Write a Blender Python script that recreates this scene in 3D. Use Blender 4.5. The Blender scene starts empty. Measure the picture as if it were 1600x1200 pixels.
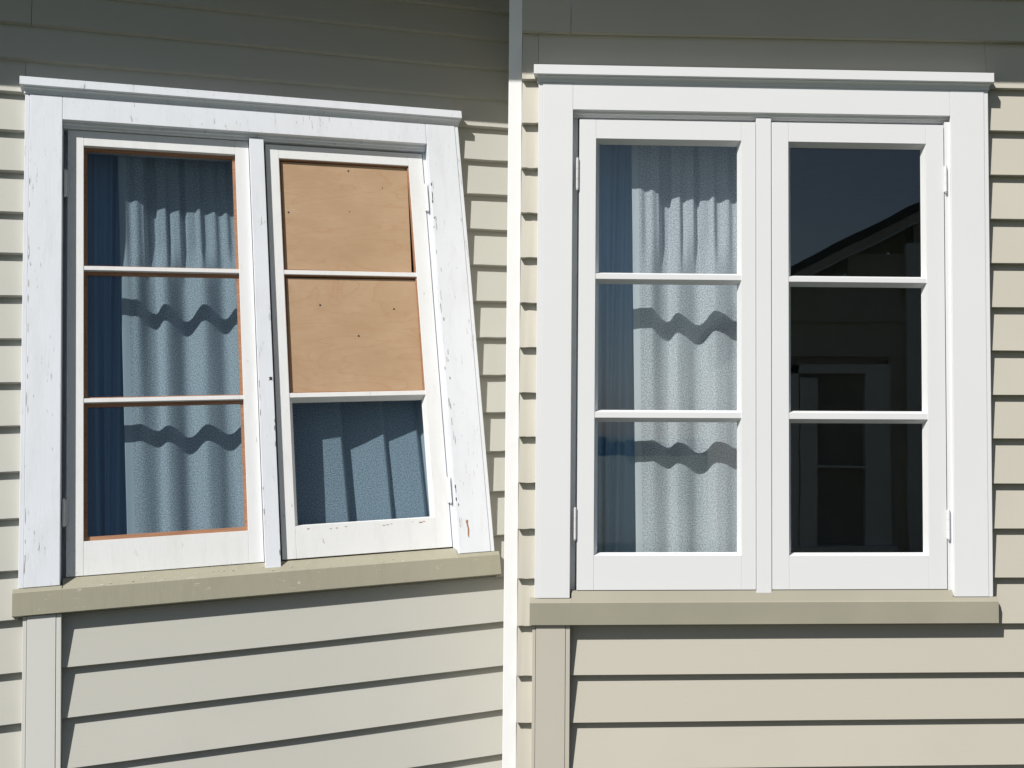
import bpy, bmesh, math, random
from mathutils import Matrix, Vector
random.seed(7)

# ------------------------------------------------------------------ camera, sky, sun, exposure
S = 0.00215                      # metres per drawing unit (unit = one pixel of the survey of the right window)
GZ = 840 * S                     # the ground lies 840 units below the drawing's zero line
sc = bpy.context.scene
COL = sc.collection

cam_d = bpy.data.cameras.new('camera')
cam = bpy.data.objects.new('camera', cam_d); COL.objects.link(cam)
sc.camera = cam
cam_d.sensor_width = 36.0
cam_d.lens = 36.0 * 1740 / 1600
cam_d.shift_x = -220 / 1600
cam_d.clip_start = 0.05; cam_d.clip_end = 4000


def rodr(r):
    v = Vector(r); a = v.length
    return Matrix.Rotation(a, 3, v.normalized())


R_cam = rodr((-4.54552421e-02, -4.75662153e-02, 4.52613973e-03))
t_cam = Vector((1.75220567e+02, -5.17986259e+01, 1.72513486e+03))
R_left = rodr((-2.59620116e-01, -4.00647114e-01, -7.16882395e-02))
t_left = Vector((-6.39263511e+02, -7.63193472e+01, 1.84159989e+03))
SW = Matrix(((1, 0, 0), (0, 0, 1), (0, -1, 0)))      # (right, down, inwards) -> (x, y, z up)
cpos = SW @ (-(R_cam.transposed() @ t_cam)) * S + Vector((0, 0, GZ))
rt = R_cam.transposed()
ax_x = SW @ (rt @ Vector((1, 0, 0))); ax_y = SW @ (rt @ Vector((0, -1, 0))); ax_z = SW @ (rt @ Vector((0, 0, -1)))
m = Matrix((ax_x, ax_y, ax_z)).transposed().to_4x4(); m.translation = cpos
cam.matrix_world = m

POSE_R = Matrix.Translation((0, 0, GZ))
rel = SW @ (rt @ R_left) @ SW.transposed()
tl = SW @ (rt @ (t_left - t_cam)) * S
POSE_L = Matrix.Translation(tl + Vector((0, 0, GZ))) @ rel.to_4x4()

SUN_A, SUN_K = math.tan(math.radians(36)), 1.25; KL = 1.155   # KL: the downward run measured on the turned left wall
# sideways and downward run of the light per unit of depth
ldir = Vector((SUN_A, 1.0, -SUN_K)).normalized()
elev = math.asin(-ldir.z); srot = math.atan2(-ldir.x, -ldir.y)
w = bpy.data.worlds.new('World'); sc.world = w; w.use_nodes = True
nt = w.node_tree; bg = nt.nodes['Background']
sky = nt.nodes.new('ShaderNodeTexSky'); sky.sky_type = 'NISHITA'; sky.sun_disc = False
sky.sun_elevation = elev; sky.sun_rotation = srot % (2 * math.pi)
nt.links.new(sky.outputs[0], bg.inputs[0]); bg.inputs[1].default_value = 0.05
sun_d = bpy.data.lights.new('sun', 'SUN'); sun_d.energy = 5.0; sun_d.angle = math.radians(0.5); sun_d.color = (1, 0.965, 0.91)
sun = bpy.data.objects.new('sun', sun_d); COL.objects.link(sun)
sun.rotation_euler = ldir.to_track_quat('-Z', 'Y').to_euler(); sun.location = (-4, -6, 8)
vs = sc.view_settings
vs.view_transform = 'Standard'; vs.look = 'None'; vs.exposure = 0.0; vs.gamma = 1.0; vs.use_curve_mapping = False
sc.cycles.max_bounces = 10; sc.cycles.transparent_max_bounces = 16; sc.cycles.diffuse_bounces = 5


# ------------------------------------------------------------------ materials
def new_mat(name):
    m = bpy.data.materials.new(name); m.use_nodes = True
    return m, m.node_tree, m.node_tree.nodes['Principled BSDF']


def node(nt, kind, **kw):
    n = nt.nodes.new(kind)
    for k, v in kw.items():
        if k.startswith('i_'):
            n.inputs[k[2:].replace('_', ' ')].default_value = v
        else:
            setattr(n, k, v)
    return n


def coords(nt, scale=(1, 1, 1), which='Object'):
    tc = node(nt, 'ShaderNodeTexCoord'); mp = node(nt, 'ShaderNodeMapping')
    mp.inputs['Scale'].default_value = scale
    nt.links.new(tc.outputs[which], mp.inputs[0])
    return mp.outputs[0]


def ramp(nt, src, stops):
    r = node(nt, 'ShaderNodeValToRGB')
    el = r.color_ramp.elements
    while len(el) < len(stops): el.new(0.5)
    for e, (p, c) in zip(el, stops):
        e.position = p; e.color = (c, c, c, 1) if isinstance(c, (int, float)) else (*c, 1)
    nt.links.new(src, r.inputs[0])
    return r.outputs[0]


def mix(nt, fac, a, b, kind='MIX'):
    n = node(nt, 'ShaderNodeMix', data_type='RGBA', blend_type=kind)
    for s, v in ((0, fac), (6, a), (7, b)):
        if hasattr(v, 'is_output'): nt.links.new(v, n.inputs[s])
        else: n.inputs[s].default_value = v if s == 0 else (*v, 1)
    return n.outputs[2]


def noise(nt, vec, scale, detail=4, rough=0.55, dist=0.0):
    n = node(nt, 'ShaderNodeTexNoise'); n.inputs['Scale'].default_value = scale
    n.inputs['Detail'].default_value = detail; n.inputs['Roughness'].default_value = rough
    n.inputs['Distortion'].default_value = dist
    nt.links.new(vec, n.inputs['Vector'])
    return n.outputs['Fac']


def bump(nt, bsdf, h, strength, dist=0.001):
    b = node(nt, 'ShaderNodeBump'); b.inputs['Strength'].default_value = strength; b.inputs['Distance'].default_value = dist
    nt.links.new(h, b.inputs['Height']); nt.links.new(b.outputs[0], bsdf.inputs['Normal'])


def paint(name, base, rough=0.45, var=0.04, grain=(6, 6, 60), bstr=0.25, per_obj=0.0):
    m, nt, b = new_mat(name)
    v = coords(nt, grain)
    n1 = noise(nt, v, 4.0, 6, 0.6); big = noise(nt, coords(nt), 2.3, 3)
    lo = tuple(c * (1 - var) for c in base); hi = tuple(min(1, c * (1 + var)) for c in base)
    c = mix(nt, ramp(nt, big, [(0.3, 0.0), (0.7, 1.0)]), lo, hi)
    if per_obj:
        oi = node(nt, 'ShaderNodeObjectInfo')
        c = mix(nt, ramp(nt, oi.outputs['Random'], [(0, 0.0), (1, 1.0)]), c, tuple(x * (1 - per_obj) for x in base))
    nt.links.new(c, b.inputs['Base Color']); b.inputs['Roughness'].default_value = rough
    b.inputs['Specular IOR Level'].default_value = 0.35
    bump(nt, b, n1, bstr, 0.0006)
    return m


def old_paint(name, base, crack_scale=(26, 26, 3.2), amount=0.598, under=(0.30, 0.31, 0.33), under2=(0.40, 0.35, 0.29)):
    """brush-painted timber with hairline cracks along the grain and a few flakes"""
    m, nt, b = new_mat(name)
    v = coords(nt, crack_scale)
    n1 = noise(nt, v, 5.0, 8, 0.65, 0.4)
    n2 = noise(nt, coords(nt, (9, 9, 4)), 2.2, 4, 0.6)
    cr = ramp(nt, n1, [(amount, 0.0), (amount + 0.035, 1.0)])
    patch = ramp(nt, n2, [(0.52, 0.0), (0.66, 1.0)])
    mm = node(nt, 'ShaderNodeMath', operation='MULTIPLY'); nt.links.new(cr, mm.inputs[0]); nt.links.new(patch, mm.inputs[1])
    big = noise(nt, coords(nt), 3.0, 5)
    c0 = mix(nt, ramp(nt, big, [(0.3, 0.0), (0.7, 1.0)]), tuple(x * 0.95 for x in base), base)
    c0 = mix(nt, ramp(nt, noise(nt, coords(nt, (7, 7, 1.6)), 3.5, 6, 0.7), [(0.5, 0.0), (0.78, 0.5)]), c0, tuple(x * f for x, f in zip(base, (0.80, 0.79, 0.75))))
    u = mix(nt, ramp(nt, noise(nt, coords(nt), 14, 2), [(0.5, 0.0), (0.6, 1.0)]), under, under2)
    c1 = mix(nt, mm.outputs[0], c0, u)
    nt.links.new(c1, b.inputs['Base Color']); b.inputs['Roughness'].default_value = 0.6
    b.inputs['Specular IOR Level'].default_value = 0.25
    inv = node(nt, 'ShaderNodeMath', operation='SUBTRACT'); nt.links.new(noise(nt, coords(nt, (12, 12, 2)), 9, 6), inv.inputs[0]); nt.links.new(mm.outputs[0], inv.inputs[1])
    bump(nt, b, inv.outputs[0], 0.5, 0.0009)
    return m


M = {}
M['white'] = paint('fresh_white_paint', (0.76, 0.77, 0.785), 0.38, 0.012, (8, 8, 40), 0.12)
M['old_white'] = old_paint('weathered_white_paint', (0.735, 0.765, 0.82))
M['old_sash'] = old_paint('worn_sash_paint', (0.77, 0.78, 0.79), (18, 18, 5), 0.63)
M['board_r'] = paint('cream_board_paint', (0.53, 0.503, 0.435), 0.5, 0.04, (2.5, 40, 60), 0.35, 0.04)
M['board_l'] = paint('pale_cream_board_paint', (0.478, 0.475, 0.432), 0.5, 0.045, (2.5, 40, 60), 0.35, 0.04)
M['cover_l'] = paint('grey_white_cover_paint', (0.60, 0.60, 0.57), 0.5, 0.02, (30, 30, 4), 0.3)
M['corner'] = paint('white_corner_paint', (0.9, 0.9, 0.9), 0.45, 0.01)
M['sill'] = paint('olive_sill_paint', (0.345, 0.328, 0.26), 0.42, 0.09, (14, 14, 3), 0.3)
M['old_sill'] = old_paint('weathered_sill_paint', (0.345, 0.33, 0.255), (6, 22, 22), 0.60, (0.55, 0.54, 0.50), (0.62, 0.61, 0.57))
M['soffit'] = paint('soffit_paint', (0.27, 0.26, 0.235), 0.6, 0.02)
M['hinge'] = paint('painted_hinge_metal', (0.68, 0.69, 0.70), 0.35, 0.05, (30, 30, 30), 0.3)
M['dark'] = paint('dark_timber_and_gap', (0.035, 0.03, 0.028), 0.8, 0.2)
M['screw'] = paint('dark_screw_head', (0.03, 0.025, 0.02), 0.5, 0.2)


def wood(name, a, bcol, scale=(3, 30, 60)):
    m, nt, b = new_mat(name)
    n = noise(nt, coords(nt, scale), 3, 6, 0.6, 0.6)
    nt.links.new(mix(nt, ramp(nt, n, [(0.3, 0.0), (0.7, 1.0)]), a, bcol), b.inputs['Base Color'])
    b.inputs['Roughness'].default_value = 0.7
    bump(nt, b, n, 0.3, 0.0005)
    return m


M['cedar'] = wood('bare_red_cedar', (0.25, 0.115, 0.06), (0.42, 0.215, 0.12))


def plywood(name):
    m, nt, b = new_mat(name)
    v = coords(nt, (1.0, 1.0, 2.6))
    warp = noise(nt, v, 2.2, 3, 0.5, 0.8)
    # rotary-cut figure: contour lines of a slow noise field
    mul = node(nt, 'ShaderNodeMath', operation='MULTIPLY'); mul.inputs[1].default_value = 9.0; nt.links.new(warp, mul.inputs[0])
    fr = node(nt, 'ShaderNodeMath', operation='FRACT'); nt.links.new(mul.outputs[0], fr.inputs[0])
    lines = ramp(nt, fr.outputs[0], [(0.0, 1.0), (0.10, 0.35), (0.5, 0.0), (0.93, 0.15), (1.0, 1.0)])
    fine = noise(nt, coords(nt, (7, 7, 130)), 4, 6, 0.65)
    blot = noise(nt, coords(nt, (1, 1, 1.5)), 5, 4)
    c = mix(nt, ramp(nt, blot, [(0.3, 0.0), (0.72, 1.0)]), (0.41, 0.275, 0.165), (0.485, 0.34, 0.22))
    sc1 = node(nt, 'ShaderNodeMath', operation='MULTIPLY'); sc1.inputs[1].default_value = 0.6; nt.links.new(lines, sc1.inputs[0])
    c = mix(nt, sc1.outputs[0], c, (0.40, 0.245, 0.135))
    stain = ramp(nt, noise(nt, coords(nt), 3.1, 5, 0.6), [(0.55, 0.0), (0.75, 0.45)])
    c = mix(nt, stain, c, (0.36, 0.235, 0.135))
    f2 = ramp(nt, fine, [(0.50, 0.0), (0.68, 0.5)])
    c = mix(nt, f2, c, (0.38, 0.23, 0.13))
    nt.links.new(c, b.inputs['Base Color']); b.inputs['Roughness'].default_value = 0.65
    b.inputs['Specular IOR Level'].default_value = 0.3
    bump(nt, b, fine, 0.2, 0.0004)
    return m


M['ply'] = plywood('birch_plywood')


def cloth(name, a, bcol, weave=1400, speck=0.5):
    m, nt, b = new_mat(name)
    v = coords(nt, (1, 1, 1), 'UV')
    n = noise(nt, v, weave, 2, 0.7)
    big = noise(nt, coords(nt, (14, 14, 2)), 2, 3)
    c = mix(nt, ramp(nt, n, [(0.5 - speck * 0.25, 0.0), (0.5 + speck * 0.25, 1.0)]), a, bcol)
    c = mix(nt, ramp(nt, big, [(0.3, 0.0), (0.7, 0.10)]), c, tuple(x * 0.75 for x in a))
    nt.links.new(c, b.inputs['Base Color']); b.inputs['Roughness'].default_value = 0.9
    b.inputs['Specular IOR Level'].default_value = 0.1
    bump(nt, b, n, 0.5, 0.0008)
    return m


M['curtain'] = cloth('woven_grey_cloth', (0.30, 0.335, 0.375), (0.79, 0.80, 0.815), 230)
M['hem'] = cloth('plain_hem_cloth', (0.61, 0.64, 0.67), (0.65, 0.68, 0.71), 230)
M['drape'] = cloth('blue_grey_lining_cloth', (0.40, 0.60, 0.80), (0.46, 0.66, 0.86), 200)
M['curtain_dark'] = cloth('woven_blue_grey_cloth', (0.24, 0.29, 0.35), (0.62, 0.66, 0.70), 230)
M['room'] = paint('dim_room_wall', (0.30, 0.29, 0.27), 0.8, 0.1)


def glass(name, tint, refl=1.0, wob=0.0):
    """thin window pane: straight-through transmission with Schlick mirror reflection on each face"""
    m, nt, b = new_mat(name)
    out = nt.nodes['Material Output']; nt.nodes.remove(b)
    tr = node(nt, 'ShaderNodeBsdfTransparent'); tr.inputs[0].default_value = (*tint, 1)
    gl = node(nt, 'ShaderNodeBsdfGlossy'); gl.inputs['Roughness'].default_value = 0.0
    lw = node(nt, 'ShaderNodeLayerWeight'); lw.inputs['Blend'].default_value = 0.5
    p = node(nt, 'ShaderNodeMath', operation='POWER'); p.inputs[1].default_value = 5.0; nt.links.new(lw.outputs['Facing'], p.inputs[0])
    ma = node(nt, 'ShaderNodeMath', operation='MULTIPLY_ADD'); ma.inputs[1].default_value = 0.958; ma.inputs[2].default_value = 0.042 * refl
    nt.links.new(p.outputs[0], ma.inputs[0])
    mx = node(nt, 'ShaderNodeMixShader')
    nt.links.new(ma.outputs[0], mx.inputs[0]); nt.links.new(tr.outputs[0], mx.inputs[1]); nt.links.new(gl.outputs[0], mx.inputs[2])
    nt.links.new(mx.outputs[0], out.inputs['Surface'])
    if wob:
        n = noise(nt, coords(nt, (1, 1, 1)), 3.0, 2)
        bp = node(nt, 'ShaderNodeBump'); bp.inputs['Strength'].default_value = wob; bp.inputs['Distance'].default_value = 0.004
        nt.links.new(n, bp.inputs['Height']); nt.links.new(bp.outputs[0], gl.inputs['Normal'])
    return m


M['glass'] = glass('window_glass', (0.94, 0.965, 0.975), 2.25, 0.08)
M['old_glass'] = glass('old_window_glass', (0.77, 0.825, 0.85), 1.4, 0.10)


def ground_mat(name, a, bcol, scale):
    m, nt, b = new_mat(name)
    n = noise(nt, coords(nt), scale, 8, 0.65)
    nt.links.new(mix(nt, ramp(nt, n, [(0.3, 0.0), (0.7, 1.0)]), a, bcol), b.inputs['Base Color'])
    b.inputs['Roughness'].default_value = 0.9
    bump(nt, b, n, 0.5, 0.01)
    return m


M['lawn'] = ground_mat('mown_grass', (0.035, 0.058, 0.018), (0.065, 0.09, 0.03), 6)
M['bounce_dark'] = ground_mat('dark_bounce_ground', (0.035, 0.035, 0.035), (0.052, 0.051, 0.05), 5)
M['pale'] = ground_mat('reflector_yard_ground', (0.11, 0.13, 0.085), (0.19, 0.20, 0.14), 0.7)
M['leaf'] = ground_mat('hedge_leaf', (0.03, 0.06, 0.018), (0.07, 0.11, 0.035), 3)
M['roof'] = paint('dark_roof_iron', (0.09, 0.095, 0.10), 0.5, 0.05)


# ------------------------------------------------------------------ building helpers
class Thing:
    """a top-level object; its parts are drawn in wall units (X right, Y down, Z out of the wall)"""
    def __init__(s, name, label, cat, pose, org, group=None, kind=None, structure=False):
        s.org = org
        o = bpy.data.objects.new(name, None); COL.objects.link(o)
        o.empty_display_size = 0.1
        o.matrix_world = pose @ Matrix.Translation((org[0] * S, -org[2] * S, -org[1] * S))
        if label: o['label'] = label
        if cat: o['category'] = cat
        if group: o['group'] = group
        o['kind'] = kind or 'thing'
        s.o = o

    def v(s, X, Y, Z):
        return ((X - s.org[0]) * S, -(Z - s.org[2]) * S, -(Y - s.org[1]) * S)


class MB:
    def __init__(s, t): s.t = t; s.bm = bmesh.new()

    def box(s, x0, x1, y0, y1, z0, z1, bev=0.5, mat=0):
        b = s.bm
        vs = [b.verts.new(s.t.v(x, y, z)) for x in (x0, x1) for y in (y0, y1) for z in (z0, z1)]
        fs = [(0, 1, 3, 2), (4, 6, 7, 5), (0, 4, 5, 1), (2, 3, 7, 6), (0, 2, 6, 4), (1, 5, 7, 3)]
        F = [b.faces.new([vs[i] for i in f]) for f in fs]
        for f in F: f.material_index = mat
        if bev:
            es = list({e for f in F for e in f.edges})
            r = bmesh.ops.bevel(b, geom=es, offset=bev * S, segments=2, affect='EDGES', profile=0.5)
            for f in r['faces']: f.material_index = mat
        return s

    def prism_x(s, prof, x0, x1, mat=0, bev=0.0):       # prof: (Y, Z) outline, swept along X; x0/x1 may be functions of Y
        f0 = x0 if callable(x0) else (lambda y, q=x0: q)
        f1 = x1 if callable(x1) else (lambda y, q=x1: q)
        a = [s.bm.verts.new(s.t.v(f0(y), y, z)) for y, z in prof]
        c = [s.bm.verts.new(s.t.v(f1(y), y, z)) for y, z in prof]
        return s._skin(a, c, mat, bev)

    def prism_y(s, prof, y0, y1, mat=0, bev=0.0):       # prof: (X, Z) outline, swept along Y
        a = [s.bm.verts.new(s.t.v(x, y0, z)) for x, z in prof]
        c = [s.bm.verts.new(s.t.v(x, y1, z)) for x, z in prof]
        return s._skin(a, c, mat, bev)

    def poly_z(s, prof, z0, z1, mat=0, bev=0.0):        # prof: (X, Y) outline, thickness along Z
        a = [s.bm.verts.new(s.t.v(x, y, z0)) for x, y in prof]
        c = [s.bm.verts.new(s.t.v(x, y, z1)) for x, y in prof]
        return s._skin(a, c, mat, bev)

    def _skin(s, a, c, mat, bev):
        b = s.bm; n = len(a)
        F = [b.faces.new(a), b.faces.new(c[::-1])]
        for i in range(n):
            F.append(b.faces.new((a[i], c[i], c[(i + 1) % n], a[(i + 1) % n])))
        for f in F: f.material_index = mat
        if bev:
            es = list({e for f in F for e in f.edges})
            bmesh.ops.bevel(b, geom=es, offset=bev * S, segments=2, affect='EDGES', profile=0.5)
        return s

    def cyl(s, axis, c, r, l0, l1, n=12, mat=0):
        pts = [(r * math.cos(2 * math.pi * i / n), r * math.sin(2 * math.pi * i / n)) for i in range(n)]
        if axis == 'y': return s.prism_y([(c[0] + p, c[1] + q) for p, q in pts], l0, l1, mat)
        if axis == 'z': return s.poly_z([(c[0] + p, c[1] + q) for p, q in pts], l0, l1, mat)
        return s.prism_x([(c[0] + p, c[1] + q) for p, q in pts], l0, l1, mat)

    def frame(s, x0, x1, y0, y1, wl, wr, wt, wb, z0, z1, bev=0.4):   # stiles run through, rails between
        s.box(x0, x0 + wl, y0, y1, z0, z1, bev); s.box(x1 - wr, x1, y0, y1, z0, z1, bev)
        g = 0.12
        s.box(x0 + wl + g, x1 - wr - g, y0, y0 + wt, z0, z1 - 0.15, bev); s.box(x0 + wl + g, x1 - wr - g, y1 - wb, y1, z0, z1 - 0.15, bev)
        return s

    def build(s, name, mats, parent, smooth=False):
        bmesh.ops.recalc_face_normals(s.bm, faces=s.bm.faces)
        me = bpy.data.meshes.new(name); s.bm.to_mesh(me); s.bm.free()
        for q in (mats if isinstance(mats, (list, tuple)) else [mats]): me.materials.append(q)
        if smooth:
            for p in me.polygons: p.use_smooth = True
        o = bpy.data.objects.new(name, me); COL.objects.link(o)
        if parent: o.parent = parent
        return o


def structure(o): o['kind'] = 'structure'; return o


# ------------------------------------------------------------------ ground
IDT = Thing('ground', None, None, POSE_R, (0, 840, 0))
bpy.data.objects.remove(IDT.o)


def free_mesh(name, verts, faces, mat):
    me = bpy.data.meshes.new(name); me.from_pydata(verts, [], faces); me.materials.append(mat)
    o = bpy.data.objects.new(name, me); COL.objects.link(o)
    return o


structure(free_mesh('ground', [(-900, -900, -0.004), (900, -900, -0.004), (900, 900, -0.004), (-900, 900, -0.004)], [(0, 1, 2, 3)], M['lawn']))
structure(free_mesh('bounce_path', [(-6, -2.3, 0.0), (6, -2.3, 0.0), (6, 1.2, 0.0), (-6, 1.2, 0.0)], [(0, 1, 2, 3)], M['bounce_dark']))  # unseen path added to keep light bounced onto the walls grey and weak

structure(free_mesh('reflector_yard', [(-40, -75, 0.0), (1.2, -75, 0.0), (1.2, -12, 0.0), (-14, -12, 0.0)], [(0, 1, 2, 3)], M['pale']))  # pale ground added to brighten the reflections low in the panes

# ------------------------------------------------------------------ walls
ROWS = [-422, -353, -282.3, -212, -142, -72, -3, 67, 135.2, 205.5, 276, 352, 423.5, 498.5, 569.5, 640, 709, 778, 846]
ROWS_R = [-776, -710, -641, -570, -498.5] + ROWS
ROWS_L = [-742, -677, -614, -549, -483] + ROWS


def board_prof(yt, yb, dz=0.0):
    return [(yb, -10 + dz), (yt - 14, -23 + dz), (yt - 14, -31 + dz), (yb, -20.5 + dz)]


def add_board(t, yt, yb, x0, x1, mat):
    dz = random.uniform(-0.35, 0.25)
    # a very slight bow along the length so that the butt line is not ruler straight
    xa = x0 if not callable(x0) else None; xb = x1 if not callable(x1) else None
    bm = MB(t)
    prof = board_prof(yt, yb, dz)
    f0 = x0 if callable(x0) else (lambda y, q=x0: q)
    f1 = x1 if callable(x1) else (lambda y, q=x1: q)
    n = 5; rings = []
    off = [random.uniform(-0.6, 0.6) for _ in range(n)]; oz = [random.uniform(-0.3, 0.2) for _ in range(n)]
    for k in range(n):
        u = k / (n - 1)
        rings.append([bm.bm.verts.new(t.v(f0(y) * (1 - u) + f1(y) * u, y + off[k], z + oz[k] * (1 if z > -15 else 0.3))) for y, z in prof])
    for a, c in zip(rings, rings[1:]):
        for i in range(4): bm.bm.faces.new((a[i], c[i], c[(i + 1) % 4], a[(i + 1) % 4]))
    bm.bm.faces.new(rings[0]); bm.bm.faces.new(rings[-1][::-1])
    bmesh.ops.recalc_face_normals(bm.bm, faces=bm.bm.faces)
    lower = [e for e in bm.bm.edges if abs(sum((v.co.z for v in e.verts)) / 2 - t.v(0, yb, 0)[2]) < 1.2 * S and abs(e.verts[0].co.x - e.verts[1].co.x) > 2 * S
             and max(v.co.y for v in e.verts) < t.v(0, 0, -14)[1]]
    if lower: bmesh.ops.bevel(bm.bm, geom=lower, offset=0.8 * S, segments=2, affect='EDGES')
    return bm.build('weatherboard', mat, t.o)


def wall(t, rows, xl, xr, mat, split):
    """boards right across, cut round the window and behind the cover board"""
    prev = rows[0] - 66
    for yb in rows:
        yt = prev; prev = yb
        if yb <= -418 + 0:                       # above the window (its head cap covers the lower edge)
            if yb == -422:
                add_board(t, yt, yb, xl, -356, mat); add_board(t, yt, yb, 356, xr, mat)
                add_board(t, yt, -437, -355.5, 355.5, mat)
            elif yb in split:
                add_board(t, yt, yb, xl, split[yb] - 0.35, mat); add_board(t, yt, yb, split[yb] + 0.35, xr, mat)
            else:
                add_board(t, yt, yb, xl, xr, mat)
        elif yb <= 353:
            add_board(t, yt, yb, xl, -354.6, mat); add_board(t, yt, yb, 354.6, xr, mat)
        elif yt < 400:                           # the row the sill crosses
            add_board(t, yt, yb, xl, -354.6, mat); add_board(t, yt, yb, 354.6, xr, mat)
            add_board(t, 420.6, yb, t.cx + 0.4, 354.3, mat)
        else:
            add_board(t, yt, yb, xl, t.cl - 0.4, mat); add_board(t, yt, yb, t.cx + 0.4, xr, mat)


def eave(t, xl, xr_in, xr_out, y, out):
    MB(t).poly_z([(0, 0)], 0, 0) if False else None
    m1 = MB(t)
    a = [(xl, -30), (xr_in, -30), (xr_out, out - 8), (xl, out - 8)]
    m1.prism_y(a, y - 6, y)
    m1.build('soffit', M['soffit'], t.o)
    m2 = MB(t)
    b = [(xl, out - 8), (xr_out, out - 8), (xr_out - 0.5, out), (xl, out)]
    m2.prism_y(b, y - 70, y + 0.5)
    m2.build('fascia', M['corner'], t.o)
    m3 = MB(t)                                   # roof edge over the eave
    m3.prism_x([(y - 71, out + 10), (y - 74, out + 10), (y - 190, -40), (y - 187, -40)], xl, xr_out)
    m3.build('roof_edge', M['roof'], t.o)


def cover_board(t, x0, x1, mat):
    m1 = MB(t)
    m1.box(x0 + 5.6, x1 - 7, 420.5, 846, -31, -2, 0.6)
    m1.box(x0, x0 + 5, 420.5, 846, -31, -3.2, 0.5)
    m1.box(x1 - 6.4, x1, 420.5, 846, -31, -2.4, 0.6)
    return m1.build('cover_board', mat, t.o)


# right wall: stands forward of the left one, with a white board at its left end for the dividing strip
WR = Thing('weatherboard_wall', 'cream weatherboard wall with a white dividing board around the freshly painted window', 'wall', POSE_R, (0, 840, -30), 'weatherboard walls of the house')
WR.cl, WR.cx = -357, -299.8
wall(WR, ROWS_R, -380.6, 1150, M['board_r'], {-570: 90, -498.5: -305})
cover_board(WR, -357, -299.8, M['board_r'])
eave(WR, -620, 1180, 1180, -429 - SUN_K * 275, 261)
mb = MB(WR); mb.box(-402, -381.2, -768, 846, -34, -19.2, 0.9); mb.build('divider_board', M['corner'], WR.o)  # stands in for the white dividing strip between the two panels
mb = MB(WR); mb.box(-403, -383, -768, 846, -62, -34.4, 0.8); mb.build('divider_board', M['corner'], WR.o)
for ya, yb in zip(ROWS_R, ROWS_R[1:]):           # the short return wall behind the corner
    b_ = MB(WR)
    prof = [(-400, yb), (-390, ya - 14), (-380, ya - 14), (-390, yb)]
    b_.poly_z(prof, -62.4, -520); b_.build('weatherboard', M['board_r'], WR.o)

# left wall: set back and turned; it runs into the return
WL = Thing('weatherboard_wall', 'pale cream weatherboard wall around the worn window with plywood panes', 'wall', POSE_L, (0, 840, -30), 'weatherboard walls of the house')
WL.cl, WL.cx = -348, -298.6
endL = lambda y: (-396 + 808 - 0.114 * y - 4) / 0.9363
wall(WL, ROWS_L, -1000, endL, M['board_l'], {-549: -348})
cover_board(WL, -348, -298.6, M['cover_l'])
eave(WL, -1030, 505, 414, -429 - KL * 275, 261)


# ------------------------------------------------------------------ windows
def beads(m1, x0, x1, y0, y1, wz0, wz1, ws, wt, wb):
    """sloping putty fillet: from the sash edge (wz0) in to the glass (wz1), widths side/top/bottom"""
    z0, z1 = wz0, wz1
    t = m1.t
    o = [(x0, y0), (x1, y0), (x1, y1), (x0, y1)]
    i = [(x0 + ws, y0 + wt), (x1 - ws, y0 + wt), (x1 - ws, y1 - wb), (x0 + ws, y1 - wb)]
    vo = [m1.bm.verts.new(t.v(x, y, z0)) for x, y in o]
    vi = [m1.bm.verts.new(t.v(x, y, z1)) for x, y in i]
    vb = [m1.bm.verts.new(t.v(x, y, z1 - 0.6)) for x, y in o]
    for k in range(4):
        n = (k + 1) % 4
        m1.bm.faces.new((vo[k], vo[n], vi[n], vi[k]))
        m1.bm.faces.new((vi[k], vi[n], vb[n], vb[k]))
        m1.bm.faces.new((vb[k], vb[n], vo[n], vo[k]))
    return m1


def rebate(m1, x0, x1, y0, y1, z0, z1, ws, wt, wb):
    m1.box(x0, x0 + ws, y0, y1, z1, z0, 0.3); m1.box(x1 - ws, x1, y0, y1, z1, z0, 0.3)
    m1.box(x0 + ws, x1 - ws, y0, y0 + wt, z1, z0 - 0.2, 0.3); m1.box(x0 + ws, x1 - ws, y1 - wb, y1, z1, z0 - 0.2, 0.3)
    return m1


def hinge(t, parent, x, y0, y1, z, mat):
    m1 = MB(t); h = y1 - y0
    sd = 1 if x > 0 else -1
    for k in range(3):
        m1.cyl('y', (x, z), 2.1, y0 + h * k / 3 + 0.25, y0 + h * (k + 1) / 3 - 0.25, 12)
    m1.cyl('y', (x, z), 1.5, y0 - 1.6, y1 + 1.6, 10)
    xa, xb = sorted((x, x - sd * 5))
    m1.box(xa, xb, y0, y1, z - 3.0, z - 2.0, 0.2)
    return m1.build('hinge', mat, parent)


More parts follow.
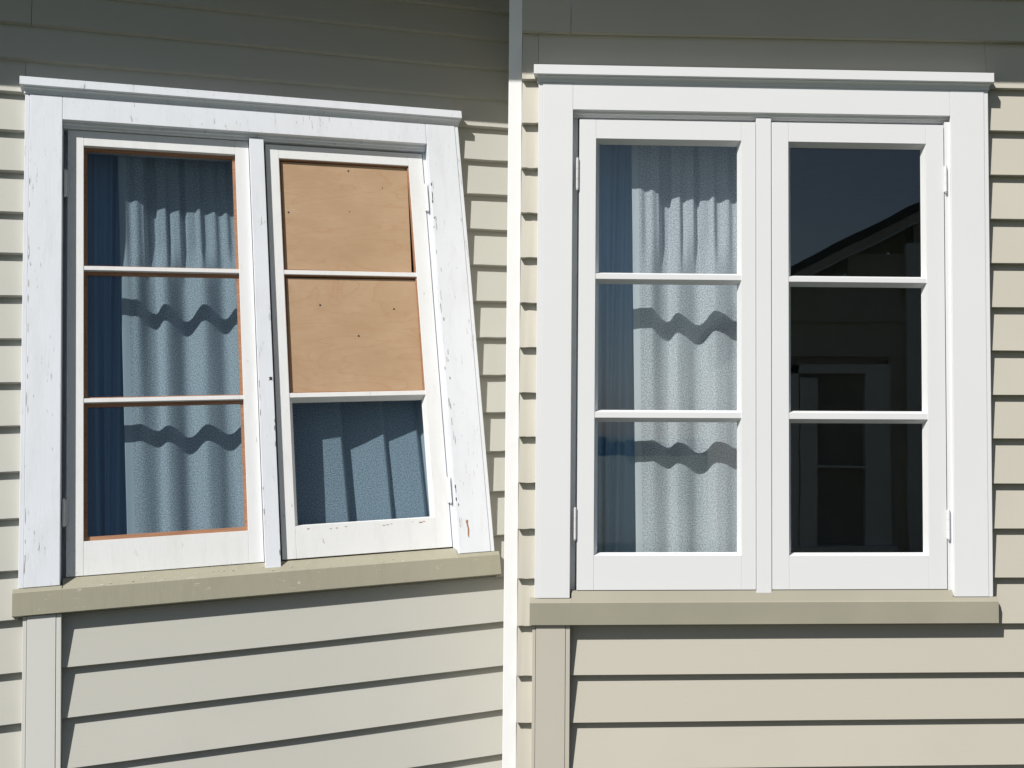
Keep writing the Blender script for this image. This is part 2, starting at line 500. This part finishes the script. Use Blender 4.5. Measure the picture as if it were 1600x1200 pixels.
def window(pose, label, zs, white, sashw, sillm, old):
    T = Thing('casement_window', label, 'window', pose, (0, 420, -14), 'pair casement windows')
    P = T.o
    g = 0.3 if old else 0.12
    m1 = MB(T)                                    # head cap with sloping top
    m1.prism_x([(-447, -22), (-439.3, 11), (-425, 11), (-424.3, 9), (-424.3, -22)], -361, 360, bev=0.35)
    m1.build('head_cap', white, P)
    m1 = MB(T)                                    # cove moulding under the cap
    cove = [(-424.2, 6.5)] + [(-415.2 - 7.5 * math.cos(a), 6.5 - 5.6 * math.sin(a)) for a in [math.radians(x) for x in (0, 18, 36, 54, 72, 90)]] + [(-414.8, 0.9), (-414.8, -6), (-424.2, -6)]
    m1.prism_x(cove, -356, 355.5)
    m1.build('cove_moulding', white, P)
    m1 = MB(T); m1.box(-300.6 + g, 293 - g, -415, -373, -27, -0.1, 0.5); m1.build('head_facing', white, P)
    sf = []
    for x0, x1 in ((-347.4, -300.6), (293.2, 347.2)):
        m1 = MB(T); m1.box(x0, x1, -414.6, 379.6, -27, 0, 0.7); sf.append(m1.build('side_facing', white, P))
    for x0, x1 in ((-354.2, -347.4 - g), (347.2 + g, 354)):
        m1 = MB(T); m1.box(x0, x1, -414.6, 379.9, -27, -1.0, 0.6); m1.build('scriber', white, P)
    # sill: sloping top, upright nose, raised horns under the side facings
    sy = 368.6 if not old else 366.4
    m1 = MB(T)
    m1.prism_x([(sy, -60), (sy + 0.9, zs - 1), (385.2, 1.4), (386.4, 3.2), (419.4, 3.2), (420, 2.4), (420, -22), (412, -60)], -298, 291, bev=0.0)
    m1.prism_x([(380.0, -27), (380.2, -1), (385.6, 2.2), (386.6, 3.2), (419.4, 3.2), (420, 2.4), (420, -27)], -361, -298.05)
    m1.prism_x([(380.0, -27), (380.2, -1), (385.6, 2.2), (386.6, 3.2), (419.4, 3.2), (420, 2.4), (420, -27)], 291.05, 361)
    m1.build('sill', sillm, P)
    # fixed frame behind the facings
    fm = white if not old else M['old_white']
    zr = zs - 20
    x_gap, y_gap = (-293.4, -362.5) if not old else (-297.2, -366.5)
    m1 = MB(T)
    m1.box(-345, x_gap, -410, 380, -75, zr, 0.4); m1.box(x_gap + 0.1, -286, -410, 380, -75, -58, 0.4); m1.box(285.2 if not old else 288.2, 345, -365, 380, -75, zs - 1.5, 0.4); m1.box(279.5, 284.8, -410, 367, -75, zr - 4, 0.4)
    m1.box(-285.9, 279.9, -410, y_gap, -75, zr - 0.2, 0.4); m1.box(-285.9, 279.9, y_gap + 0.1, -350, -75, -58, 0.4)
    m1.box(-300.4, 292.9, -373.5, -369, -28, -9, 0.5)       # stepped head linings
    m1.box(-300.4, 292.9, -374, -365.5, zr, -16 if not old else -14, 0.8)
    m1.build('frame', fm, P)
    m1 = MB(T); m1.box(-14.2, 9.2, -365, 373.5 if not old else 379, -75, -4 if not old else -8, 0.6); mul = m1.build('mullion', white, P)

    zg = zs - 14
    out = []
    # ---------- left sash
    if not old:
        x0, x1, y0, y1 = -290.5, -15.0, -359.0, 368.4
        ox0, ox1, oy0, oy1 = -264.6, -37.5, -329.5, 315.6
        bars = ((-118.3, -109.8), (95.8, 105))
    else:
        x0, x1, y0, y1 = -294, -15.2, -364, 366.2
        ox0, ox1, oy0, oy1 = -271, -37.4, -338, 314.6
        bars = ((-127.4, -120.6), (92, 98.6))
    m1 = MB(T); m1.frame(x0, x1, y0, y1, ox0 - x0, x1 - ox1, oy0 - y0, y1 - oy1, zs - 24, zs)
    sl = m1.build('sash', sashw, P)
    # ---------- right sash
    if not old:
        rx0, rx1, ry0, ry1 = 10.2, 283.4, -359.5, 368.4
        qx0, qx1, qy0, qy1 = 36.6, 255.0, -329.2, 316.4
        rbars = ((-116.4, -108.4), (96, 105.8))
    else:
        rx0, rx1, ry0, ry1 = 12.6, 286.6, -361, 365
        qx0, qx1, qy0, qy1 = 34.2, 260.6, -336, 312.4
        rbars = ((-128, -120.2), (90, 97.8))
    m1 = MB(T); m1.frame(rx0, rx1, ry0, ry1, qx0 - rx0, rx1 - qx1, qy0 - ry0, ry1 - qy1, zs - 24, zs)
    sr = m1.build('sash', sashw, P)
    for sash, (ax0, ax1, ay0, ay1), bb in ((sl, (ox0, ox1, oy0, oy1), bars), (sr, (qx0, qx1, qy0, qy1), rbars)):
        left = sash is sl
        cells = [(ay0, bb[0][0]), (bb[0][1], bb[1][0]), (bb[1][1], ay1)]
        for b0, b1 in bb:
            m1 = MB(T); m1.box(ax0 - 0.4, ax1 + 0.4, b0, b1, zs - 21, zs - 0.8, 0.5)
            m1.build('glazing_bar', sashw, sash)
        for k, (c0, c1) in enumerate(cells):
            boarded = old and not left and k < 2
            if boarded:
                # plywood cut a little small for its rebate, a dark gap and bare timber left showing
                m1 = MB(T); rebate(m1, ax0, ax1, c0, c1, zs - 3.5, zs - 20, 2.2, 1.6, 1.6); m1.build('rebate', M['cedar'], sash)
                m1 = MB(T)
                if k == 0:
                    m1.poly_z([(ax0 + 3.2, c0 + 3.4), (ax1 - 1.8, c0 + 2.4), (ax1 - 7.5, c1 - 2.0), (ax0 + 2.6, c1 - 3.4)], zs - 13, zs - 7, 0, 0.3)
                    sp = ((153, -322), (47, -237), (211.6, -292), (151, -243))
                else:
                    m1.poly_z([(ax0 + 3.6, c0 + 4.2), (ax1 - 1.6, c0 + 3.6), (ax1 - 2.4, c1 - 2.2), (ax0 + 2.2, c1 - 2.6)], zs - 13, zs - 7, 0, 0.3)
                    sp = ((92, -67), (217.4, -61), (153.8, -11.4))
                for q, (sx, sy) in enumerate(sp):
                    big = (q != 2 and q != 3) if k == 0 else True
                    m1.cyl('z', (sx, sy), 1.7 if big else 1.0, zs - 7.5, zs - 6.75, 10, 1)
                m1.build('plywood_panel', [M['ply'], M['screw']], sash)
                m1 = MB(T); m1.box(ax0 + 1, ax1 - 1, c0 + 1, c1 - 1, zs - 19.5, zs - 16, 0); m1.build('dark_gap_sheet', M['dark'], sash)  # near-black sheet put in to make the gap round the plywood dark
                continue
            if old and left:
                m1 = MB(T); rebate(m1, ax0, ax1, c0, c1, zs - 8.0, zg - 1, 4.6, 5.0 if k else 4.5, 3.4 if k < 2 else 7.5)
                m1.build('rebate', M['cedar'], sash)
            else:
                m1 = MB(T); beads(m1, ax0, ax1, c0, c1, zs - 1.5, zg, 5.2, 6.2, 3.2)
                m1.build('putty_bead', sashw, sash)
            m1 = MB(T); m1.box(ax0 + 0.3, ax1 - 0.3, c0 + 0.3, c1 - 0.3, zg - 2.2, zg - 0.7, 0)
            m1.build('pane', M['old_glass'] if old else M['glass'], sash)
    if not old:
        for s_, x, ys in ((sl, -293.2, ((-297, -249), (243.5, 290.5))), (sr, 285.8, ((-294, -253), (246, 291)))):
            for a, b in ys: hinge(T, s_, x, a, b, -3.2, M['hinge'] if s_ is sl else white)
    else:
        for s_, x, ys in ((sl, -297.2, ((-290, -245), (250, 290))), (sr, 289.2, ((-301, -247), (245, 290)))):
            for a, b in ys: hinge(T, s_, x, a, b, zs + 4, M['old_sash'])
        # places where the old paint has come off down to the timber
        def chip(pts, z, par, mat):
            m1 = MB(T); m1.poly_z(pts, z - 0.8, z + 0.18); m1.build('paint_chip', mat, par)
        chip([(308.2, 325), (312.6, 323.4), (312.0, 331), (313.4, 340), (311.8, 355), (309.9, 350), (310.6, 338), (309.3, 331)], 0, sf[1], M['cedar'])
        def flake(x, y, wd, h, par, z, mat):
            n = 5; L_ = []; R_ = []
            for i in range(n + 1):
                u = i / n; e = 0.15 if i in (0, n) else 1
                L_.append((x - wd * 0.5 * e * random.uniform(0.5, 1.1), y + h * u)); R_.append((x + wd * 0.5 * e * random.uniform(0.5, 1.1), y + h * u))
            chip(L_ + R_[::-1], z, par, mat)
        for _ in range(26):                       # inner edge of the right facing, beside the hinges
            flake(random.choice((294.4, 296, 298.5, 301)) + random.uniform(-0.6, 0.6), random.uniform(-300, 340), random.uniform(0.7, 1.7), random.uniform(4, 20), sf[1], 0, random.choice((M['flake'], M['flake'], M['dark'])))
        for y0 in (-296, -262, 262, 284):
            flake(295.2, y0, 2.2, 7, sf[1], 0, M['dark'])
        for _ in range(8):
            flake(random.uniform(304, 338), random.uniform(-330, 340), random.uniform(0.5, 1.0), random.uniform(2, 6), sf[1], 0, M['flake'])
        for _ in range(16):                       # open joint of the left facing
            flake(-346.4 + random.uniform(-0.3, 0.8), random.uniform(-330, 360), random.uniform(0.7, 1.4), random.uniform(6, 26), sf[0], 0, M['flake'])
        for _ in range(7):
            flake(random.uniform(-340, -306), random.uniform(-300, 360), random.uniform(0.4, 0.8), random.uniform(2, 7), sf[0], 0, M['flake'])
        for _ in range(9):                        # mullion edges
            flake(random.choice((-13.2, 8.1)) + random.uniform(-0.4, 0.4), random.uniform(-100, 350), random.uniform(0.7, 1.5), random.uniform(4, 16), mul, -8, random.choice((M['flake'], M['dark'])))
        chip([(2, 66), (5, 64.5), (8.2, 66), (7, 68.8), (8.8, 71), (4, 70.2), (1.4, 71.4), (3.4, 68.4)], -8, mul, M['dark'])
        for _ in range(10):                       # worn lower edge of the right sash and its bottom rail
            flake(random.uniform(30, 270), 318 + random.uniform(-1, 2), random.uniform(2, 8), random.uniform(0.8, 1.8), sr, zs, random.choice((M['flake'], M['cedar'])))
        for x in (-282, -280, -283):
            flake(x, random.uniform(325, 362), 1.1, random.uniform(1.5, 3), sl, zs, M['flake'])
        sd = bpy.data.objects[[c.name for c in P.children if c.name.startswith('sill')][0]]
        for _ in range(26):                       # paint flakes and droppings lying on the sill
            x = random.uniform(-250, 280); u = random.uniform(0.35, 0.95); yy = 367.3 + 17.9 * u; zz = -20 + 21 * u
            wd = random.uniform(0.8, 3.5)
            m1 = MB(T); m1.prism_x([(yy - 0.45, zz), (yy - 0.15, zz + wd * 0.7), (yy + 0.3, zz + wd * 0.7), (yy + 0.3, zz)], x, x + wd)
            m1.build('paint_flake', M['old_sash'], sd)
    return T


M['flake'] = paint('bare_weathered_timber', (0.34, 0.33, 0.31), 0.8, 0.3, (20, 20, 60), 0.4)
WIN_R = window(POSE_R, 'freshly painted white casement window with clear glass in all six panes', -5, M['white'], M['white'], M['sill'], False)
WIN_L = window(POSE_L, 'worn white casement window with two plywood panes and bare timber around the glass', -19, M['old_white'], M['old_sash'], M['old_sill'], True)


# ------------------------------------------------------------------ rooms behind the windows
def room(pose, xl, xr):
    T = Thing('tmp', None, None, pose, (0, 840, -70)); o = T.o
    m1 = MB(T)
    x0, x1, y0, y1, z0, z1 = xl, xr, -560, 840, -1500, -76
    b = m1.bm
    wx0, wx1, wy0, wy1 = -330, 330, -400, 384
    V = lambda x, y, z: b.verts.new(T.v(x, y, z))
    def quad(p): b.faces.new([V(*q) for q in p])
    quad([(x0, y0, z0), (x1, y0, z0), (x1, y1, z0), (x0, y1, z0)])
    quad([(x0, y0, z0), (x0, y1, z0), (x0, y1, z1), (x0, y0, z1)])
    quad([(x1, y0, z0), (x1, y1, z0), (x1, y1, z1), (x1, y0, z1)])
    quad([(x0, y0, z0), (x1, y0, z0), (x1, y0, z1), (x0, y0, z1)])
    quad([(x0, y1, z0), (x1, y1, z0), (x1, y1, z1), (x0, y1, z1)])
    for a0, a1, c0, c1 in ((x0, wx0, y0, y1), (wx1, x1, y0, y1), (wx0, wx1, y0, wy0), (wx0, wx1, wy1, y1)):
        quad([(a0, c0, z1), (a1, c0, z1), (a1, c1, z1), (a0, c1, z1)])
    r = m1.build('interior_room', M['room'], None)
    r.matrix_world = o.matrix_world.copy()
    bpy.data.objects.remove(o)
    structure(r)
    return r


room(POSE_R, -378, 640); room(POSE_L, -640, 396)


# ------------------------------------------------------------------ curtains
def lerp_pts(pts, x, smooth=True):
    if x <= pts[0][0]: return pts[0][1]
    for (a, p), (b, q) in zip(pts, pts[1:]):
        if x <= b:
            u = (x - a) / (b - a)
            if smooth: u = 0.5 * u * u * (3 - 2 * u) + 0.5 * u ** 3 * (u * (6 * u - 15) + 10)
            return p + (q - p) * u
    return pts[-1][1]


def cloth_sheet(name, label, pose, x0, x1, y0, y1, zf, mats, nx, ny, hem=0.0, group=None, pale_from=1e9):
    T = Thing('tmp', None, None, pose, ((x0 + x1) / 2, y1, -95))
    o = T.o
    vs, uv = [], []
    arc = 0; px = None
    for i in range(nx + 1):
        x = x0 + (x1 - x0) * i / nx
        zz = zf(x, 100)[0]
        if px is not None: arc += math.hypot(x - px[0], zz - px[1])
        px = (x, zz)
        for j in range(ny + 1):
            y = y0 + (y1 - y0) * j / ny
            z, dx = zf(x, y)
            vs.append(T.v(x + dx, y, z)); uv.append((arc * S, -y * S))
    fs = [(i * (ny + 1) + j, i * (ny + 1) + j + 1, (i + 1) * (ny + 1) + j + 1, (i + 1) * (ny + 1) + j) for i in range(nx) for j in range(ny)]
    me = bpy.data.meshes.new(name); me.from_pydata(vs, [], fs)
    for q in mats: me.materials.append(q)
    ul = me.uv_layers.new(name='UVMap')
    for l in me.loops: ul.data[l.index].uv = uv[l.vertex_index]
    for k, p in enumerate(me.polygons):
        p.use_smooth = True
        if x0 + (x1 - x0) * ((k // ny) + 0.5) / nx > pale_from: p.material_index = 1
        if hem and x0 + (x1 - x0) * ((k // ny) + 0.5) / nx < x0 + hem: p.material_index = 1
    c = bpy.data.objects.new(name, me); COL.objects.link(c)
    c.matrix_world = o.matrix_world.copy(); bpy.data.objects.remove(o)
    md = c.modifiers.new('thickness', 'SOLIDIFY'); md.thickness = 0.0016; md.offset = 0
    c['label'] = label; c['category'] = 'curtain'
    if group: c['group'] = group
    return c


def fold_curtain(old):
    if old:
        k, zb, ya, yb, base, sh = KL, -28, -124, 95, -91, 0
        mid = [(-225, -74), (-202, -72.7), (-171, -52.8), (-156, -66.4), (-122, -42.8), (-94.5, -66.5), (-61, -46.4), (-41, -62.6), (-18, -48), (0, -60)]
        low = [(-225, 142), (-198, 140.7), (-174, 150), (-157, 143.3), (-125, 161.5), (-98, 143.3), (-62, 158.7), (-42, 146.5), (-18, 158), (0, 146)]
    else:
        k, zb, ya, yb, base, sh = SUN_K, -14, -114, 100.4, -72, 20
        mid = [(-210, -51), (-182, -53), (-151, -31.5), (-136, -45), (-100, -27), (-74, -49), (-36, -33), (-12, -44), (0, -40)]
        low = [(-210, 161), (-179, 159.5), (-154, 171), (-137, 162.5), (-101, 180), (-74, 161), (-38, 172.6), (-12, 162), (0, 164)]
    # fold depth read from where the bar shadows fall
    zm = [(x, zb - (y - ya) / k) for x, y in mid]
    zl = [(x, zb - (y - yb) / k) for x, y in low]
    pleats = [(-214, 24), (-205, 18), (-196, 22), (-185, 15), (-178, -12), (-166, -15), (-162, 5), (-150, 8), (-146, -4), (-136, 2), (-128, 4), (-123, -13), (-119, -13), (-116, 1), (-104, 2), (-96, 10), (-88, -3), (-72, 4), (-63, -4), (-52, 3), (-44, -4), (-30, 4), (-18, -4), (0, 3)]
    pl = [(x + sh, base + z * 0.55) for x, z in pleats]

    def zf(x, y):
        top = lerp_pts(pl, x); a = lerp_pts(zm, x); b = lerp_pts(zl, x)
        if y < -205:
            u = 0
        elif y < -115: u = (y + 205) / 90
        else: u = 1
        u = u * u * (3 - 2 * u)
        hi = top * (1 - u) + a * u
        if y <= -60: z = hi
        else:
            q = min(1, (y + 60) / 210); z = a * (1 - q) + b * q
        z += 0.3 * math.sin(x * 0.31 + y * 0.006)
        lean = (y + 270) / 590 * 9                 # the edge of the curtain hangs a little out of plumb
        return z, lean
    x0 = -222 if old else -207
    return cloth_sheet('curtain',
                       'grey woven curtain folded behind the bare timber edged panes of the worn window' if old else
                       'grey woven curtain folded behind the left sash of the freshly painted window',
                       POSE_L if old else POSE_R, x0, -4, -372, 345, zf, [M['curtain'], M['hem']], 190, 110, 11, 'grey curtains behind the windows')


def lining(old):
    zd = -104 if old else -112
    rnd = random.Random(3)
    ph = [(rnd.uniform(0.2, 0.55), rnd.uniform(0, 6.28), rnd.uniform(1.6, 3.6)) for _ in range(6)]

    def zf(x, y):
        z = zd + sum(a * math.sin(f * x + p + (y + 330) * 0.0012 * (i - 2)) for i, (f, p, a) in enumerate(ph))
        dx = (y + 330) * 0.002 * math.sin(x * 0.09) * 6
        return z, dx
    return cloth_sheet('lining_curtain',
                       'finely gathered blue grey curtain at the left edge of the worn window' if old else
                       'finely gathered blue grey curtain at the left edge of the freshly painted window',
                       POSE_L if old else POSE_R, -318, -172, -372, 345, zf, [M['drape']], 150, 40, 0, 'blue grey curtains behind the windows')


for old in (True, False):
    fold_curtain(old); lining(old)


def pleat_curtain():
    pts = [(6, -84), (40, -76), (75, -70), (121, -66), (125, -87), (160, -76), (193, -64), (196, -76), (214, -71), (250, -60), (255, -72), (262, -64), (300, -70)]

    def zf(x, y):
        z = lerp_pts(pts, x, False) - 6 + (y - 100) * 0.012
        return z, (y - 150) * 0.03
    return cloth_sheet('curtain', 'blue grey pleated curtain showing only in the pane under the plywood', POSE_L, 4, 300, -372, 345, zf, [M['curtain_dark'], M['hem']], 150, 30, 0, 'grey curtains behind the windows', 251)


pleat_curtain()

# ------------------------------------------------------------------ across the garden (seen mirrored in the panes)
Q = 3000
NH = Thing('neighbouring_house', 'gabled weatherboard house across the garden mirrored dimly in the right hand panes', 'house', POSE_R, (1800, 840, Q))
hm = M['board_r']
# front wall, boards as stepped strips below the rake
RK = lambda x: -492 - 0.507 * (min(x, 3120 - (x - 480) + 0) - 480 if x > 1800 else x - 480)
ridge = -492 - 0.507 * 1320
WX0, WX1, WY0, WY1 = 380 + 130, 990, -174, 610
y = 840
while y > ridge + 60:
    yt = max(y - 150, ridge + 10)
    def xa(yy): return max(480, 480 + (-492 - yy) / 0.507) if yy < -492 else 480
    l, r_ = xa(yt), 3600 - xa(yt)
    segs = [(l, WX0), (WX1, r_)] if (yt < WY1 and y > WY0) else [(l, r_)]
    for a, b in segs:
        if b - a > 5:
            m1 = MB(NH); m1.prism_x([(y, Q - 6), (y, Q + 20), (yt, Q + 30), (yt, Q + 10)], a, b); m1.build('weatherboard', hm, NH.o)
    y -= 150
m1 = MB(NH)                                      # body behind
m1.box(500, 3100, -492, 840, Q + 40, Q + 3000, 0); m1.build('body', hm, NH.o)
for sgn in (0, 1):                               # two roof slopes with overhang
    xs = (400, 1800) if not sgn else (3200, 1800)
    ys = (-452, ridge - 0)
    m1 = MB(NH)
    a = [(xs[0], ys[0] - 62), (xs[1], ys[1] - 62), (xs[1], ys[1] - 22), (xs[0], ys[0] - 22)]
    m1.poly_z(a, Q - 60, Q + 3100); m1.build('roof', M['roof'], NH.o)
    m1 = MB(NH)
    a = [(xs[0], ys[0] - 20), (xs[1], ys[1] - 20), (xs[1], ys[1] + 18), (xs[0], ys[0] + 18)]
    m1.poly_z(a, Q - 64, Q - 40); m1.build('bargeboard', hm, NH.o)
    m1 = MB(NH)
    a = [(xs[0], ys[0] + 18.5), (xs[1], ys[1] + 18.5), (xs[1], ys[1] + 25), (xs[0], ys[0] + 25)]
    m1.poly_z(a, Q - 68, Q - 36); m1.build('verge_trim', M['white'], NH.o)
m1 = MB(NH); m1.box(1062, 1144, -700, 840, Q - 40, Q - 4, 1); m1.build('cover_board', M['white'], NH.o)
m1 = MB(NH)
m1.box(WX0, WX0 + 84, WY0, WY1, Q - 20, Q + 25, 1); m1.box(598, 672, WY0 + 60, WY1, Q - 22, Q + 25, 1)
m1.box(881, 993, WY0, WY1, Q - 22, Q + 25, 1); m1.box(WX0, 990, WY0, WY0 + 40, Q - 20, Q + 22, 1)
m1.box(WX0, 990, 258, 268, Q - 16, Q + 20, 1); m1.box(WX0 - 20, 1010, 600, 640, Q - 50, Q + 25, 1)
wf = m1.build('window', M['white'], NH.o)
m1 = MB(NH); m1.box(WX0, 985, WY0, WY1, Q + 26, Q + 30, 0); m1.build('pane', M['room'], wf)

hd = Thing('hedge', 'green hedge beyond the added pale ground mirrored low in the panes', 'hedge', POSE_R, (-7000, 840, 36000))
bmh = bmesh.new()
rr = random.Random(5)
for _ in range(7000):
    x = rr.uniform(-22000, 6000); top = 330 + 80 * math.sin(x * 0.0012) + 60 * math.sin(x * 0.0041)
    yy = rr.uniform(top, 840); zz = 36000 + rr.uniform(-500, 500)
    s_ = rr.uniform(70, 150)
    c = Vector(hd.v(x, yy, zz)); u = Vector((rr.gauss(0, 1), rr.gauss(0, 1), rr.gauss(0, 1))).normalized(); w_ = u.orthogonal().normalized()
    vv = [bmh.verts.new(c + (u * a + w_ * b) * s_ * S) for a, b in ((-1, 0), (0, -.5), (1, 0), (0, .5))]
    bmh.faces.new(vv)
me = bpy.data.meshes.new('foliage'); bmh.to_mesh(me); bmh.free(); me.materials.append(M['leaf'])
fo = bpy.data.objects.new('foliage', me); COL.objects.link(fo); fo.parent = hd.o
m1 = MB(hd); m1.box(-22000, 6000, 440, 840, 35700, 36300, 0); m1.build('core', M['leaf'], hd.o)
